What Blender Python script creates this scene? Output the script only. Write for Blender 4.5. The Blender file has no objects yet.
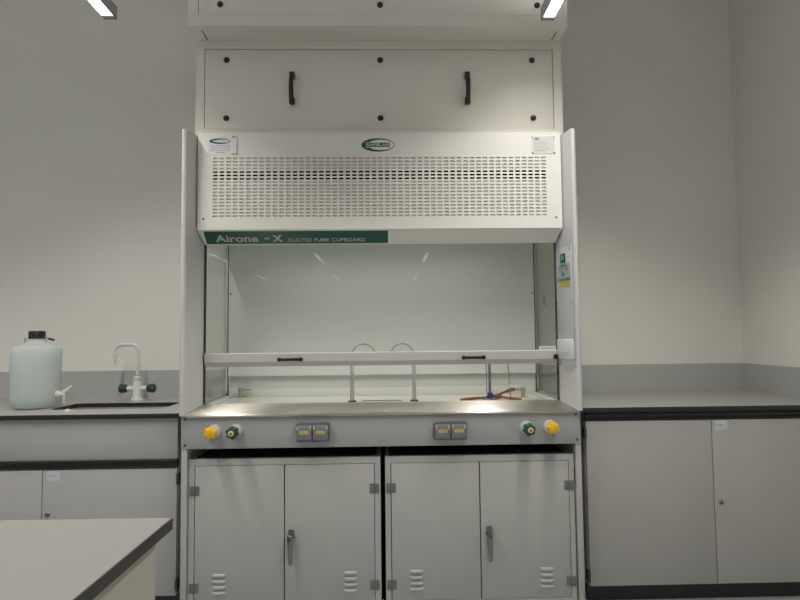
import bpy, bmesh, math, random
from mathutils import Vector, Matrix
random.seed(7)
S = bpy.context.scene
COL = S.collection
PI = math.pi

# ------------------------------------------------------------------ materials
def mat(name, col, rough=0.5, metal=0.0, noise=0.0, nscale=6.0, bump=0.0, bscale=200.0, spec=0.5, stretch=None):
    m = bpy.data.materials.new(name); m.use_nodes = True
    nt = m.node_tree; b = nt.nodes['Principled BSDF']
    b.inputs['Base Color'].default_value = (*col, 1)
    b.inputs['Roughness'].default_value = rough
    b.inputs['Metallic'].default_value = metal
    b.inputs['Specular IOR Level'].default_value = spec
    tc = nt.nodes.new('ShaderNodeTexCoord')
    src = tc.outputs['Object']
    if stretch:
        mp = nt.nodes.new('ShaderNodeMapping'); mp.inputs['Scale'].default_value = stretch
        nt.links.new(src, mp.inputs['Vector']); src = mp.outputs['Vector']
    if noise:
        n = nt.nodes.new('ShaderNodeTexNoise'); n.inputs['Scale'].default_value = nscale
        n.inputs['Detail'].default_value = 4
        r = nt.nodes.new('ShaderNodeValToRGB')
        r.color_ramp.elements[0].position = .3; r.color_ramp.elements[1].position = .7
        r.color_ramp.elements[0].color = (*[c*(1-noise) for c in col], 1)
        r.color_ramp.elements[1].color = (*[min(1, c*(1+noise)) for c in col], 1)
        nt.links.new(src, n.inputs['Vector']); nt.links.new(n.outputs['Fac'], r.inputs['Fac'])
        nt.links.new(r.outputs['Color'], b.inputs['Base Color'])
    if bump:
        n2 = nt.nodes.new('ShaderNodeTexNoise'); n2.inputs['Scale'].default_value = bscale
        bp = nt.nodes.new('ShaderNodeBump'); bp.inputs['Strength'].default_value = bump
        bp.inputs['Distance'].default_value = 0.002
        nt.links.new(src, n2.inputs['Vector']); nt.links.new(n2.outputs['Fac'], bp.inputs['Height'])
        nt.links.new(bp.outputs['Normal'], b.inputs['Normal'])
    return m

def glass_mat(name, tint):
    m = bpy.data.materials.new(name); m.use_nodes = True
    nt = m.node_tree; nt.nodes.clear()
    out = nt.nodes.new('ShaderNodeOutputMaterial'); mix = nt.nodes.new('ShaderNodeMixShader')
    tr = nt.nodes.new('ShaderNodeBsdfTransparent'); tr.inputs['Color'].default_value = (*tint, 1)
    gl = nt.nodes.new('ShaderNodeBsdfGlossy'); gl.inputs['Roughness'].default_value = 0.0
    lw = nt.nodes.new('ShaderNodeLayerWeight'); lw.inputs['Blend'].default_value = .5
    pw = nt.nodes.new('ShaderNodeMath'); pw.operation = 'POWER'; pw.inputs[1].default_value = 5
    ma = nt.nodes.new('ShaderNodeMath'); ma.operation = 'MULTIPLY_ADD'
    ma.inputs[1].default_value = .96; ma.inputs[2].default_value = .024
    nt.links.new(lw.outputs['Facing'], pw.inputs[0]); nt.links.new(pw.outputs[0], ma.inputs[0])
    nt.links.new(ma.outputs[0], mix.inputs['Fac'])
    nt.links.new(tr.outputs[0], mix.inputs[1]); nt.links.new(gl.outputs[0], mix.inputs[2])
    nt.links.new(mix.outputs[0], out.inputs['Surface'])
    return m

def plastic_clear(name, col, transp, transl):
    m = bpy.data.materials.new(name); m.use_nodes = True
    nt = m.node_tree; nt.nodes.clear()
    out = nt.nodes.new('ShaderNodeOutputMaterial')
    d = nt.nodes.new('ShaderNodeBsdfPrincipled'); d.inputs['Base Color'].default_value = (*col, 1); d.inputs['Roughness'].default_value = .35
    t = nt.nodes.new('ShaderNodeBsdfTranslucent'); t.inputs['Color'].default_value = (*col, 1)
    p = nt.nodes.new('ShaderNodeBsdfTransparent'); p.inputs['Color'].default_value = (.97, .99, .99, 1)
    m1 = nt.nodes.new('ShaderNodeMixShader'); m1.inputs[0].default_value = transl
    m2 = nt.nodes.new('ShaderNodeMixShader'); m2.inputs[0].default_value = transp
    nt.links.new(d.outputs[0], m1.inputs[1]); nt.links.new(t.outputs[0], m1.inputs[2])
    nt.links.new(m1.outputs[0], m2.inputs[1]); nt.links.new(p.outputs[0], m2.inputs[2])
    nt.links.new(m2.outputs[0], out.inputs['Surface'])
    return m

def emit_mat(name, col, st):
    m = bpy.data.materials.new(name); m.use_nodes = True
    nt = m.node_tree; nt.nodes.clear()
    out = nt.nodes.new('ShaderNodeOutputMaterial'); e = nt.nodes.new('ShaderNodeEmission')
    e.inputs['Color'].default_value = (*col, 1); e.inputs['Strength'].default_value = st
    nt.links.new(e.outputs[0], out.inputs['Surface'])
    return m

M = dict(
    wall=mat('wall_paint', (.84, .82, .755), .8, noise=.015, nscale=2, bump=.06, bscale=180),
    wall_grey=mat('far_wall_paint', (.66, .66, .64), .8, noise=.02),
    ceil=mat('ceiling_paint', (.72, .72, .71), .9, noise=.01),
    floor=mat('vinyl_floor', (.42, .43, .44), .45, noise=.08, nscale=40),
    white=mat('white_coat', (.80, .785, .72), .38, noise=.01),
    inner=mat('hood_inner_coat', (.62, .60, .535), .5, noise=.01),  # white coat darkened for the shade behind the hood slots
    white2=mat('duct_white_coat', (.76, .735, .665), .45, noise=.01),
    post=mat('post_grey_coat', (.60, .60, .595), .35, noise=.01),
    rail=mat('sash_rail_coat', (.52, .505, .49), .4, noise=.01),
    fascia=mat('fascia_grey_coat', (.40, .405, .405), .4, noise=.01),
    cab=mat('steel_cabinet_grey', (.47, .468, .447), .42, noise=.012),
    bench=mat('bench_laminate_grey', (.445, .44, .435), .45, noise=.012),
    bench_r=mat('bench_laminate_warm_grey', (.435, .425, .40), .45, noise=.012),
    top=mat('worktop_laminate', (.40, .398, .375), .35, noise=.02, nscale=60),
    upstand=mat('upstand_laminate', (.475, .475, .46), .4, noise=.02, nscale=60),
    isl=mat('island_laminate', (.355, .352, .325), .4, noise=.02, nscale=60),
    isl_body=mat('island_panel_cream', (.465, .445, .385), .5, noise=.01),
    edge=mat('black_core', (.018, .019, .022), .4, noise=.1),
    isl_edge=mat('island_dark_edge', (.035, .035, .031), .45, noise=.1),
    black=mat('black_plastic', (.012, .012, .013), .35, noise=.1),
    dark=mat('dark_gap', (.02, .02, .02), .8, noise=.1),
    seal=mat('dark_seal', (.05, .05, .05), .6, noise=.1),
    frame=mat('window_trim_grey', (.34, .35, .34), .4, noise=.02),
    steel=mat('brushed_steel', (.66, .62, .55), .30, 1.0, noise=.08, nscale=30, stretch=(1, 40, 40)),
    chrome=mat('chrome', (.27, .265, .255), .28, 1.0, noise=.05),
    zinc=mat('zinc_hinge', (.20, .205, .205), .5, .4, noise=.25, nscale=300),
    screw=mat('screw_dark', (.08, .08, .08), .4, .6, noise=.2),
    screwl=mat('screw_light', (.40, .40, .40), .35, .7, noise=.2),
    green=mat('sign_green', (.008, .085, .055), .4, noise=.03),
    glet=mat('sign_lettering', (.50, .54, .52), .5, noise=.02),
    wlet=mat('white_lettering', (.78, .78, .74), .5, noise=.02),
    print=mat('print_grey', (.30, .30, .29), .6, noise=.1),
    paper=mat('label_white', (.74, .74, .76), .5, noise=.01),
    paper_d=mat('door_label', (.62, .63, .66), .5, noise=.01),
    silver=mat('nameplate_silver', (.66, .65, .64), .4, .1, noise=.01),
    ctrl=mat('control_plate', (.60, .60, .615), .4, noise=.01),
    ctrl_l=mat('control_label', (.52, .56, .53), .5, noise=.02),
    cgreen=mat('control_green', (.05, .32, .22), .4, noise=.05),
    rocker=mat('rocker_green', (.04, .33, .24), .3, noise=.05),
    red=mat('indicator_red', (.55, .10, .07), .4, noise=.05),
    yel=mat('yellow_sticker', (.82, .55, .03), .5, noise=.03),
    yknob=mat('yellow_knob', (.85, .50, .008), .38, noise=.05),
    gknob=mat('green_knob', (.012, .07, .035), .35, noise=.05),
    cream=mat('knob_cap_cream', (.72, .58, .30), .5, noise=.03),
    brown=mat('knob_cap_brown', (.30, .13, .05), .5, noise=.1),
    ring=mat('valve_flange_grey', (.58, .60, .60), .3, noise=.03),
    sock=mat('socket_grey', (.105, .11, .125), .45, noise=.03),
    sockl=mat('socket_lid_grey', (.20, .205, .225), .4, noise=.03),
    clip=mat('socket_clip', (.42, .42, .42), .4, noise=.03),
    ceramic=mat('tray_white', (.76, .755, .70), .3, noise=.01),
    liner=mat('liner_grey_white', (.74, .75, .71), .4, noise=.012),
    tan=mat('cup_rim_tan', (.55, .50, .38), .5, noise=.05),
    tap=mat('tap_white', (.72, .72, .70), .3, noise=.01),
    tapg=mat('tap_knob_green', (.008, .045, .038), .35, noise=.05),
    swan=mat('swan_grey', (.46, .46, .45), .35, noise=.03),
    outlet=mat('outlet_grey', (.38, .38, .375), .35, noise=.03),
    yring=mat('outlet_ring_yellow', (.68, .58, .12), .5, noise=.05),
    orange=mat('rubber_orange', (.29, .085, .036), .55, noise=.15, nscale=40),
    blue=mat('burner_blue', (.02, .05, .22), .4, noise=.05),
    bsteel=mat('burner_steel', (.30, .30, .31), .3, .7, noise=.05),
    btube=mat('pilot_copper', (.42, .33, .28), .35, .5, noise=.05),
    lamp=mat('luminaire_grey', (.34, .34, .36), .4, noise=.02),
    louvre=mat('louvre_silver', (.75, .75, .75), .25, .5, noise=.02),
    cable=mat('cable_grey', (.4, .4, .4), .4, .5, noise=.05),
    iglow=emit_mat('interior_lamp_glow', (1, 1, .96), 1.0),  # glow of the added lamp inside the fume cupboard
    glow=emit_mat('lamp_glow', (1, .985, .95), 5.5),
    glass=glass_mat('sash_glass', (.965, .98, .968)),
    sideglass=glass_mat('side_glass', (.955, .975, .958)),
    jug=plastic_clear('jug_plastic', (.90, .93, .92), .28, .45),
    water=plastic_clear('jug_liquid', (.82, .88, .88), .12, .45),
    jcap=mat('jug_cap_black', (.012, .012, .016), .4, noise=.05),
    tapmilk=mat('spigot_milky', (.78, .77, .70), .35, noise=.02),
    wire=mat('wire_steel', (.35, .35, .35), .35, .8, noise=.05),
    board=mat('board_white', (.80, .80, .80), .3, noise=.01),
)

nt = M['steel'].node_tree; b_ = nt.nodes['Principled BSDF']
b_.inputs['Anisotropic'].default_value = 1.0
tg = nt.nodes.new('ShaderNodeCombineXYZ'); tg.inputs[1].default_value = 1.0; tg.inputs[2].default_value = .15
nt.links.new(tg.outputs[0], b_.inputs['Tangent'])

# ------------------------------------------------------------------ mesh helpers
def BM(): return bmesh.new()

def box(bm, x0, x1, y0, y1, z0, z1, bev=0.0, seg=2):
    t = bmesh.new()
    bmesh.ops.create_cube(t, size=1.0)
    for v in t.verts:
        v.co = Vector(((x0+x1)/2 + v.co.x*(x1-x0), (y0+y1)/2 + v.co.y*(y1-y0), (z0+z1)/2 + v.co.z*(z1-z0)))
    if bev:
        bmesh.ops.bevel(t, geom=list(t.edges), offset=bev, segments=seg, affect='EDGES', profile=.5)
    merge(bm, t)

def merge(bm, t, M4=None):
    me = bpy.data.meshes.new('tmp'); t.to_mesh(me); t.free()
    if M4 is not None: me.transform(M4)
    bm.from_mesh(me); bpy.data.meshes.remove(me)

def prism(bm, pts, axis, a, b, bev=0.0):
    """closed polygon pts swept along axis ('x','y','z') from a to b; pts are the other two coordinates in order"""
    t = bmesh.new()
    def co(p, s):
        if axis == 'x': return (s, p[0], p[1])
        if axis == 'y': return (p[0], s, p[1])
        return (p[0], p[1], s)
    A = [t.verts.new(co(p, a)) for p in pts]; B = [t.verts.new(co(p, b)) for p in pts]
    n = len(pts)
    for i in range(n): t.faces.new((A[i], A[(i+1) % n], B[(i+1) % n], B[i]))
    t.faces.new(A[::-1]); t.faces.new(B)
    bmesh.ops.recalc_face_normals(t, faces=t.faces)
    if bev: bmesh.ops.bevel(t, geom=list(t.edges), offset=bev, segments=2, affect='EDGES', profile=.5)
    merge(bm, t)

def lathe(bm, prof, M4=None, n=24, flute=0, fd=0.0):
    """profile of (r, z) pairs about local z; optional flutes on the radius"""
    t = bmesh.new(); rings = []
    for r, z in prof:
        if r < 1e-6: rings.append([t.verts.new((0, 0, z))]); continue
        ring = []
        for i in range(n):
            a = 2*PI*i/n
            rr = r*(1 + fd*math.cos(flute*a)) if flute and r > .008 else r
            ring.append(t.verts.new((rr*math.cos(a), rr*math.sin(a), z)))
        rings.append(ring)
    for A, B in zip(rings, rings[1:]):
        if len(A) == 1 and len(B) == 1: continue
        for i in range(n):
            j = (i+1) % n
            if len(A) == 1: t.faces.new((A[0], B[i], B[j]))
            elif len(B) == 1: t.faces.new((A[i], A[j], B[0]))
            else: t.faces.new((A[i], A[j], B[j], B[i]))
    if len(rings[0]) > 1: t.faces.new(rings[0][::-1])
    if len(rings[-1]) > 1: t.faces.new(rings[-1])
    bmesh.ops.recalc_face_normals(t, faces=t.faces)
    merge(bm, t, M4)

def aim(loc, d):
    """matrix that puts local z along d at loc"""
    q = Vector((0, 0, 1)).rotation_difference(Vector(d).normalized())
    return Matrix.Translation(Vector(loc)) @ q.to_matrix().to_4x4()

def catmull(pts, k=8):
    P = [Vector(p) for p in pts]; out = []
    Q = [P[0]*2-P[1]] + P + [P[-1]*2-P[-2]]
    for i in range(1, len(Q)-2):
        a, b, c, d = Q[i-1], Q[i], Q[i+1], Q[i+2]
        for j in range(k):
            t = j/k
            out.append(.5*((2*b) + (c-a)*t + (2*a-5*b+4*c-d)*t*t + (3*b-a-3*c+d)*t**3))
    out.append(P[-1]); return out

def tube(bm, pts, r, n=12):
    """r is a number or a function of t in 0..1"""
    t = bmesh.new(); P = [Vector(p) for p in pts]; rings = []
    up = None
    for i, p in enumerate(P):
        d = (P[min(i+1, len(P)-1)] - P[max(i-1, 0)]).normalized()
        if up is None:
            up = Vector((0, 0, 1)) if abs(d.z) < .9 else Vector((0, 1, 0))
        a = d.cross(up).normalized(); up = a.cross(d).normalized(); b = up
        rr = r(i/(len(P)-1)) if callable(r) else r
        rings.append([t.verts.new(p + rr*(math.cos(2*PI*k/n)*a + math.sin(2*PI*k/n)*b)) for k in range(n)])
    for A, B in zip(rings, rings[1:]):
        for k in range(n): t.faces.new((A[k], A[(k+1) % n], B[(k+1) % n], B[k]))
    t.faces.new(rings[0][::-1]); t.faces.new(rings[-1])
    bmesh.ops.recalc_face_normals(t, faces=t.faces)
    merge(bm, t)

def text_bm(bm, s, x0, x1, z0, z1, y, depth=.0006, bold=0.0, M4=None):
    """lettering fitted in the box x0..x1, z0..z1 on the plane y (facing -y)"""
    c = bpy.data.curves.new('t', 'FONT'); c.body = s; c.size = 1; c.extrude = .01; c.offset = bold
    o = bpy.data.objects.new('t', c); COL.objects.link(o)
    dg = bpy.context.evaluated_depsgraph_get()
    me = bpy.data.meshes.new_from_object(o.evaluated_get(dg))
    bpy.data.objects.remove(o); bpy.data.curves.remove(c)
    xs = [v.co.x for v in me.vertices]; ys = [v.co.y for v in me.vertices]
    ax, bx = min(xs), max(xs); ay, by = min(ys), max(ys)
    for v in me.vertices:
        X = x0 + (v.co.x-ax)/(bx-ax)*(x1-x0); Z = z0 + (v.co.y-ay)/(by-ay)*(z1-z0)
        Y = y - depth*(v.co.z/.02 + .5)
        v.co = Vector((X, Y, Z))
    if M4 is not None: me.transform(M4)
    bm.from_mesh(me); bpy.data.meshes.remove(me)

def ellipse(bm, cx, cz, a, b, y, th=.0006, n=40, p=1.0):
    prism(bm, [(cx + a*math.cos(2*PI*i/n), cz + b*math.copysign(abs(math.sin(2*PI*i/n))**p, math.sin(2*PI*i/n))) for i in range(n)], 'y', y, y-th)

def dashes(bm, x0, x1, zc, h, y, n=6, th=.0005, fill=.75):
    w = (x1-x0)/n
    for i in range(n):
        box(bm, x0+i*w, x0+(i+fill+random.uniform(-.1, .1))*w, y-th, y, zc-h/2, zc+h/2)

def ring_plate(bm, x0, x1, y0, y1, hx0, hx1, hy0, hy1, r, z0, z1):
    t = bmesh.new(); n = 6; H = []
    for cx, cy, a0 in ((hx1-r, hy1-r, 0), (hx0+r, hy1-r, PI/2), (hx0+r, hy0+r, PI), (hx1-r, hy0+r, 1.5*PI)):
        for k in range(n+1):
            a = a0+PI/2*k/n; H.append((cx+r*math.cos(a), cy+r*math.sin(a)))
    O = [(x1, y1), (x0, y1), (x0, y0), (x1, y0)]
    for z in (z0, z1):
        hv = [t.verts.new((*p, z)) for p in H]; ov = [t.verts.new((*p, z)) for p in O]
        m = n+1
        for c in range(4):
            seg = hv[c*m:(c+1)*m]
            for k in range(m-1): t.faces.new((ov[c], seg[k], seg[k+1]))
            nx = hv[((c+1)*m) % len(hv)]
            t.faces.new((ov[c], seg[-1], nx, ov[(c+1) % 4]))
        if z == z0: h0, o0 = hv, ov
    for i in range(4): t.faces.new((o0[i], o0[(i+1) % 4], ov[(i+1) % 4], ov[i]))
    bmesh.ops.recalc_face_normals(t, faces=t.faces)
    merge(bm, t)
    # cut wall of the opening
    return H

# ------------------------------------------------------------------ object helpers
ROOT = {}
def origin_of(o):
    while o.parent: o = o.parent
    return Vector(o.location)

def obj(name, bm, m, parent=None, loc=None, smooth=True, label=None, M4=None):
    me = bpy.data.meshes.new(name)
    if M4 is not None: bmesh.ops.transform(bm, matrix=M4, verts=bm.verts)
    off = origin_of(parent) if parent else (Vector(loc) if loc else None)
    if off is not None: bmesh.ops.translate(bm, vec=-off, verts=bm.verts)
    bm.to_mesh(me); bm.free()
    if smooth:
        for p in me.polygons: p.use_smooth = True
        me.set_sharp_from_angle(angle=math.radians(32))
    me.materials.append(M[m])
    o = bpy.data.objects.new(name, me); COL.objects.link(o)
    if parent: o.parent = parent
    elif loc: o.location = loc
    if label: o['label'] = label
    return o

def tag(o, label, cat, group=None, kind=None):
    o['label'] = label; o['category'] = cat
    if group: o['group'] = group
    if kind: o['kind'] = kind
    return o

def thing(name, label, cat, loc=(0, 0, 0), group=None):
    o = bpy.data.objects.new(name, None); o.empty_display_size = .05
    COL.objects.link(o); o.location = loc
    return tag(o, label, cat, group)

def struct(name, bm, m, parent=None):
    o = obj(name, bm, m, parent)
    if not parent: o['kind'] = 'structure'
    return o

def copy_tree(o, parent=None, shift=None, label=None, group=None):
    c = o.copy(); COL.objects.link(c); c.parent = parent
    if shift is not None: c.location = Vector(o.location) + Vector(shift)
    if label: c['label'] = label
    if group: c['group'] = group
    for ch in list(o.children): copy_tree(ch, c)
    return c

def B(*a, **k):
    bm = BM(); box(bm, *a, **k); return bm

# ------------------------------------------------------------------ room
XL, XR, YF, YW, ZC = -5.2, 2.14, -14.6, .78, 3.3
struct('floor', B(XL-.1, XR+.1, YF-.1, YW+.1, -.1, 0), 'floor')
struct('ceiling', B(XL-.1, XR+.1, YF-.1, YW+.1, ZC, ZC+.1), 'ceil')
struct('wall_back', B(XL-.1, XR+.1, YW, YW+.1, 0, ZC), 'wall')
struct('wall_right', B(XR, XR+.1, YF, YW, 0, ZC), 'wall')
WIN = [(-2.6, -.9), (-5.4, -3.7), (-8.2, -6.5)]  # added windows, out of view, letting in cool daylight to brighten the room
WZ0, WZ1 = .95, 2.7
bm = BM(); y = YF
for a, b in WIN[::-1]:
    box(bm, XL-.1, XL, y, a, 0, ZC); box(bm, XL-.1, XL, a, b, 0, WZ0); box(bm, XL-.1, XL, a, b, WZ1, ZC); y = b
box(bm, XL-.1, XL, y, YW, 0, ZC)
struct('wall_left', bm, 'wall')
for k, (a, b) in enumerate(WIN):
    bm = BM()
    box(bm, XL-.08, XL-.03, a, b, WZ0, WZ0+.05); box(bm, XL-.08, XL-.03, a, b, WZ1-.05, WZ1)
    box(bm, XL-.08, XL-.03, a, a+.05, WZ0+.05, WZ1-.05); box(bm, XL-.08, XL-.03, b-.05, b, WZ0+.05, WZ1-.05)
    w_ = struct('window_%d' % (k+1), bm, 'paper')
    struct('pane', B(XL-.058, XL-.052, a+.05, b-.05, WZ0+.05, WZ1-.05), 'sideglass', w_)
struct('wall_front', B(XL-.1, XR+.1, YF-.1, YF, 0, ZC), 'wall_grey')

# ------------------------------------------------------------------ fume cupboard
fc = thing('fume_cupboard', 'wide off-white ducted fume cupboard with glass sash, slotted hood and grey service fascia', 'fume cupboard', (0, .3, 0))

# side posts: rounded nose in front, inner face turned in to the sash
def post_profile(s):
    pts = [(-.905, .16), (-.905, -.012)]
    for k in range(7):
        a = PI + PI*k/6*.92
        pts.append((-.892 + .0135*math.cos(a), -.014 + .0165*math.sin(a)))
    pts += [(-.847, .16)]
    return [(s*-x, y) for x, y in pts]
for s in (-1, 1):
    bm = BM(); prism(bm, post_profile(s), 'z', .887, 2.184)
    obj('corner_post', bm, 'post', fc)
    bm = B(min(s*.849, s*.842), max(s*.849, s*.842), .145, .16, .917, 1.69)
    obj('sash_track', bm, 'seal', fc)

# slotted hood
def slot_panel(bm, x0, x1, z0, z1, y, sx0, sx1, sz0, sz1, nx, nz, fw, fh, th):
    px = (sx1-sx0)/nx; pz = (sz1-sz0)/nz
    t = bmesh.new()
    G = {}
    def g(i, j):
        if (i, j) not in G: G[(i, j)] = t.verts.new((sx0+i*px, y, sz0+j*pz))
        return G[(i, j)]
    for i in range(nx):
        for j in range(nz):
            cx = sx0+(i+.5)*px; cz = sz0+(j+.5)*pz
            hw, hh = px*fw/2, pz*fh/2; c = hh*.6
            lp = [(-hw, -hh+c), (-hw+c, -hh), (hw-c, -hh), (hw, -hh+c), (hw, hh-c), (hw-c, hh), (-hw+c, hh), (-hw, hh-c)]
            F = [t.verts.new((cx+a, y, cz+b)) for a, b in lp]
            K = [t.verts.new((cx+a, y+th, cz+b)) for a, b in lp]
            a, b, c2, d = g(i, j), g(i+1, j), g(i+1, j+1), g(i, j+1)
            t.faces.new((a, b, F[2], F[1])); t.faces.new((b, F[3], F[2])); t.faces.new((b, c2, F[4], F[3]))
            t.faces.new((c2, F[5], F[4])); t.faces.new((c2, d, F[6], F[5])); t.faces.new((d, F[7], F[6]))
            t.faces.new((d, a, F[0], F[7])); t.faces.new((a, F[1], F[0]))
            for k in range(8): t.faces.new((F[k], F[(k+1) % 8], K[(k+1) % 8], K[k]))
    # surround
    o = [t.verts.new((x, y, z)) for x, z in ((x0, z0), (x1, z0), (x1, z1), (x0, z1))]
    bot = [g(i, 0) for i in range(nx+1)]; topr = [g(i, nz) for i in range(nx+1)]
    lf = [g(0, j) for j in range(nz+1)]; rt = [g(nx, j) for j in range(nz+1)]
    t.faces.new([o[0], o[1]] + bot[::-1]); t.faces.new([o[3]] + topr + [o[2]])
    t.faces.new([o[0]] + lf + [o[3]]); t.faces.new([o[1], o[2]] + rt[::-1])
    bmesh.ops.recalc_face_normals(t, faces=t.faces)
    merge(bm, t)
PLY = .0648
bm = BM()
HX, HZ0, HZ1, HY = .8585, 1.736, 2.197, .06
slot_panel(bm, -HX, HX, HZ0, HZ1, HY, -.7915, .7905, 1.7905, 2.0815, 51, 18, .73, .56, .0045)
# lower bevel, top return, ends
def quad(bm, *p):
    bm.faces.new([bm.verts.new(q) for q in p])
quad(bm, (-HX, HY, HZ0), (HX, HY, HZ0), (.842, .13, 1.677), (-.842, .13, 1.677))
quad(bm, (-HX, HY, HZ1), (-HX, .19, HZ1+.004), (HX, .19, HZ1+.004), (HX, HY, HZ1))
quad(bm, (-.842, .13, 1.677), (.842, .13, 1.677), (.842, .15, 1.677), (-.842, .15, 1.677))
for s in (-1, 1):
    quad(bm, (s*HX, HY, HZ0), (s*HX, HY, HZ1), (s*HX, .19, HZ1+.004), (s*.842, .19, 1.69), (s*.842, .13, 1.677))
hood = obj('hood', bm, 'white', fc, smooth=False)
for z0, z1 in ((2.021, 2.185), (1.742, 1.9725)):
    obj('hood_inner_plate', B(-.83, .83, PLY, PLY+.002, z0, z1), 'inner', fc)
obj('hood_cavity', B(-.84, .84, .165, .17, 1.82, 2.19), 'dark', fc)  # dark sheet standing in for the shade inside the closed hood
def screw(name, m, parent, p, r=.005, h=.003, d=(0, -1, 0), M4=None, n=12):
    bm = BM(); lathe(bm, [(r, 0), (r*.85, h*.7), (0, h)], aim(p, d), n)
    return obj(name, bm, m, parent, M4=M4)
for s, z in ((-.83, 1.787), (.83, 1.787)): screw('hood_screw', 'screw', fc, (s, HY, z), .0045)

# green sign on the bevel: built flat on the y=0 plane, then laid on the slope
bn = Vector((0, -(HZ0-1.677), -(.13-HY))).normalized()
bz = Vector((0, HY-.13, HZ0-1.677)).normalized()
MB = Matrix(((1, 0, 0, 0), (0, -bn.y, bz.y, .13), (0, -bn.z, bz.z, 1.677), (0, 0, 0, 1)))
L = math.hypot(.13-HY, HZ0-1.677)
sgn = obj('sign_panel', B(-.831, .032, -.0015, 0, .004, L-.011), 'green', fc, M4=MB)
for tx_, a, b, c_, d_, bo in (('Airone', -.785, -.584, .0165, .059, .018), ('-', -.554, -.529, .034, .041, .0), ('X', -.516, -.468, .0165, .058, .03),
                              ('DUCTED', -.442, -.330, .0165, .0375, .004), ('FUME', -.319, -.248, .0165, .0375, .004), ('CUPBOARD', -.236, -.078, .0165, .0375, .004)):
    bm = BM(); text_bm(bm, tx_, a, b, c_, d_, -.0018, bold=bo); obj('sign_lettering', bm, 'glet', sgn, M4=MB)

# emblem: green ellipse, paler ellipse set to the right, lettered band
def emblem(parent, cx, cz, a, b, y, text, tone='green'):
    bm = BM(); ellipse(bm, cx, cz, a, b, y, .0006)
    e = obj('emblem', bm, tone, parent)
    bm = BM()
    ellipse(bm, cx+a*.17, cz, a*.79, b*.78, y-.0005, .0006)
    obj('emblem_inner', bm, 'white', e)
    bm = BM(); box(bm, cx-a*.74, cx+a*.74, y-.0017, y-.0009, cz-b*.40, cz+b*.40, bev=.0003)
    obj('emblem_band_border', bm, 'white', e)
    bm = BM(); box(bm, cx-a*.72, cx+a*.72, y-.0021, y-.0014, cz-b*.32, cz+b*.32)
    obj('emblem_band', bm, tone, e)
    bm = BM(); text_bm(bm, text, cx-a*.67, cx+a*.67, cz-b*.21, cz+b*.21, y-.0024, bold=.01)
    obj('emblem_lettering', bm, 'wlet', e)
emblem(fc, -.012, 2.1365, .078, .032, HY, 'SAFELAB')

# service sticker, left
st = obj('service_sticker', B(-.810, -.674, HY-.0008, HY, 2.091, 2.176), 'paper', fc, smooth=False)
bm = BM(); ellipse(bm, -.756, 2.156, .049, .0135, HY-.0008, .0004); obj('sticker_emblem', bm, 'green', st)
bm = BM(); ellipse(bm, -.745, 2.156, .036, .0082, HY-.0011, .0004); obj('sticker_emblem_inner', bm, 'ring', st)
bm = BM(); text_bm(bm, 'SAFELAB', -.788, -.716, 2.151, 2.161, HY-.0016, bold=.01); obj('sticker_lettering', bm, 'wlet', st)
bm = BM()
for k, (n, w) in enumerate(((7, .092), (6, .09), (7, .092), (3, .042))):
    dashes(bm, -.752-w/2, -.752+w/2, 2.134-k*.0105, .0028, HY-.0008, n)
obj('sticker_print', bm, 'print', st)
st2 = obj('tag_holder', B(-.701, -.676, HY-.005, HY, 2.095, 2.186, bev=.001), 'paper', fc, smooth=False)
bm = BM(); box(bm, -.697, -.683, HY-.0056, HY-.005, 2.171, 2.178); obj('tag_mark', bm, 'print', st2)

# rating plate, right (its code square is left out)
rp = obj('rating_plate', B(.722, .830, HY-.0012, HY, 2.092, 2.176), 'silver', fc, smooth=False)
bm = BM(); ellipse(bm, .745, 2.164, .013, .006, HY-.0012, .0004)
for k in range(6):
    dashes(bm, .735, .735+random.uniform(.05, .085), 2.150-k*.0078, .0014, HY-.0012, 5)
dashes(bm, .735, .785, 2.106, .003, HY-.0012, 4)
obj('plate_print', bm, 'print', rp)
for x in (.724, .828):
    for z in (2.096, 2.172): screw('plate_rivet', 'screwl' if z > 2.1 else 'screw', rp, (x, HY-.001, z), .004)

# sash: glass, rail and pulls
sash = obj('sash_glass', B(-.838, .838, .148, .153, 1.15, 1.80), 'glass', fc, smooth=False)
bm = BM()
prism(bm, [(.132, 1.116), (.151, 1.093), (.166, 1.092), (.166, 1.155), (.160, 1.158), (.136, 1.158), (.132, 1.154)], 'x', -.841, .841)
srail = obj('sash_rail', bm, 'rail', fc)
for x0, x1, zc in ((-.496, -.377, 1.126), (.379, .492, 1.126)):
    bm = BM(); box(bm, x0+.012, x1-.012, .112, .122, zc-.007, zc+.007, bev=.003)
    for x in (x0+.009, x1-.009): lathe(bm, [(.010, 0), (.010, .016), (.008, .020), (0, .021)], aim((x, .132, zc), (0, -1, 0)), 16)
    obj('sash_pull', bm, 'black', fc)
st = obj('sash_label', B(.755, .836, .1465, .148, 1.157, 1.176), 'paper', fc, smooth=False)
bm = BM(); dashes(bm, .762, .83, 1.1695, .002, .1465, 9, fill=.85); dashes(bm, .762, .83, 1.1635, .004, .1465, 6, fill=.85); obj('label_print', bm, 'print', st)
bm = BM(); lathe(bm, [(.011, 0), (.013, .008), (.011, .018), (0, .02)], aim((.830, .133, 1.126), (0, -1, 0)), 18)
obj('sash_stop', bm, 'black', fc)

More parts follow.
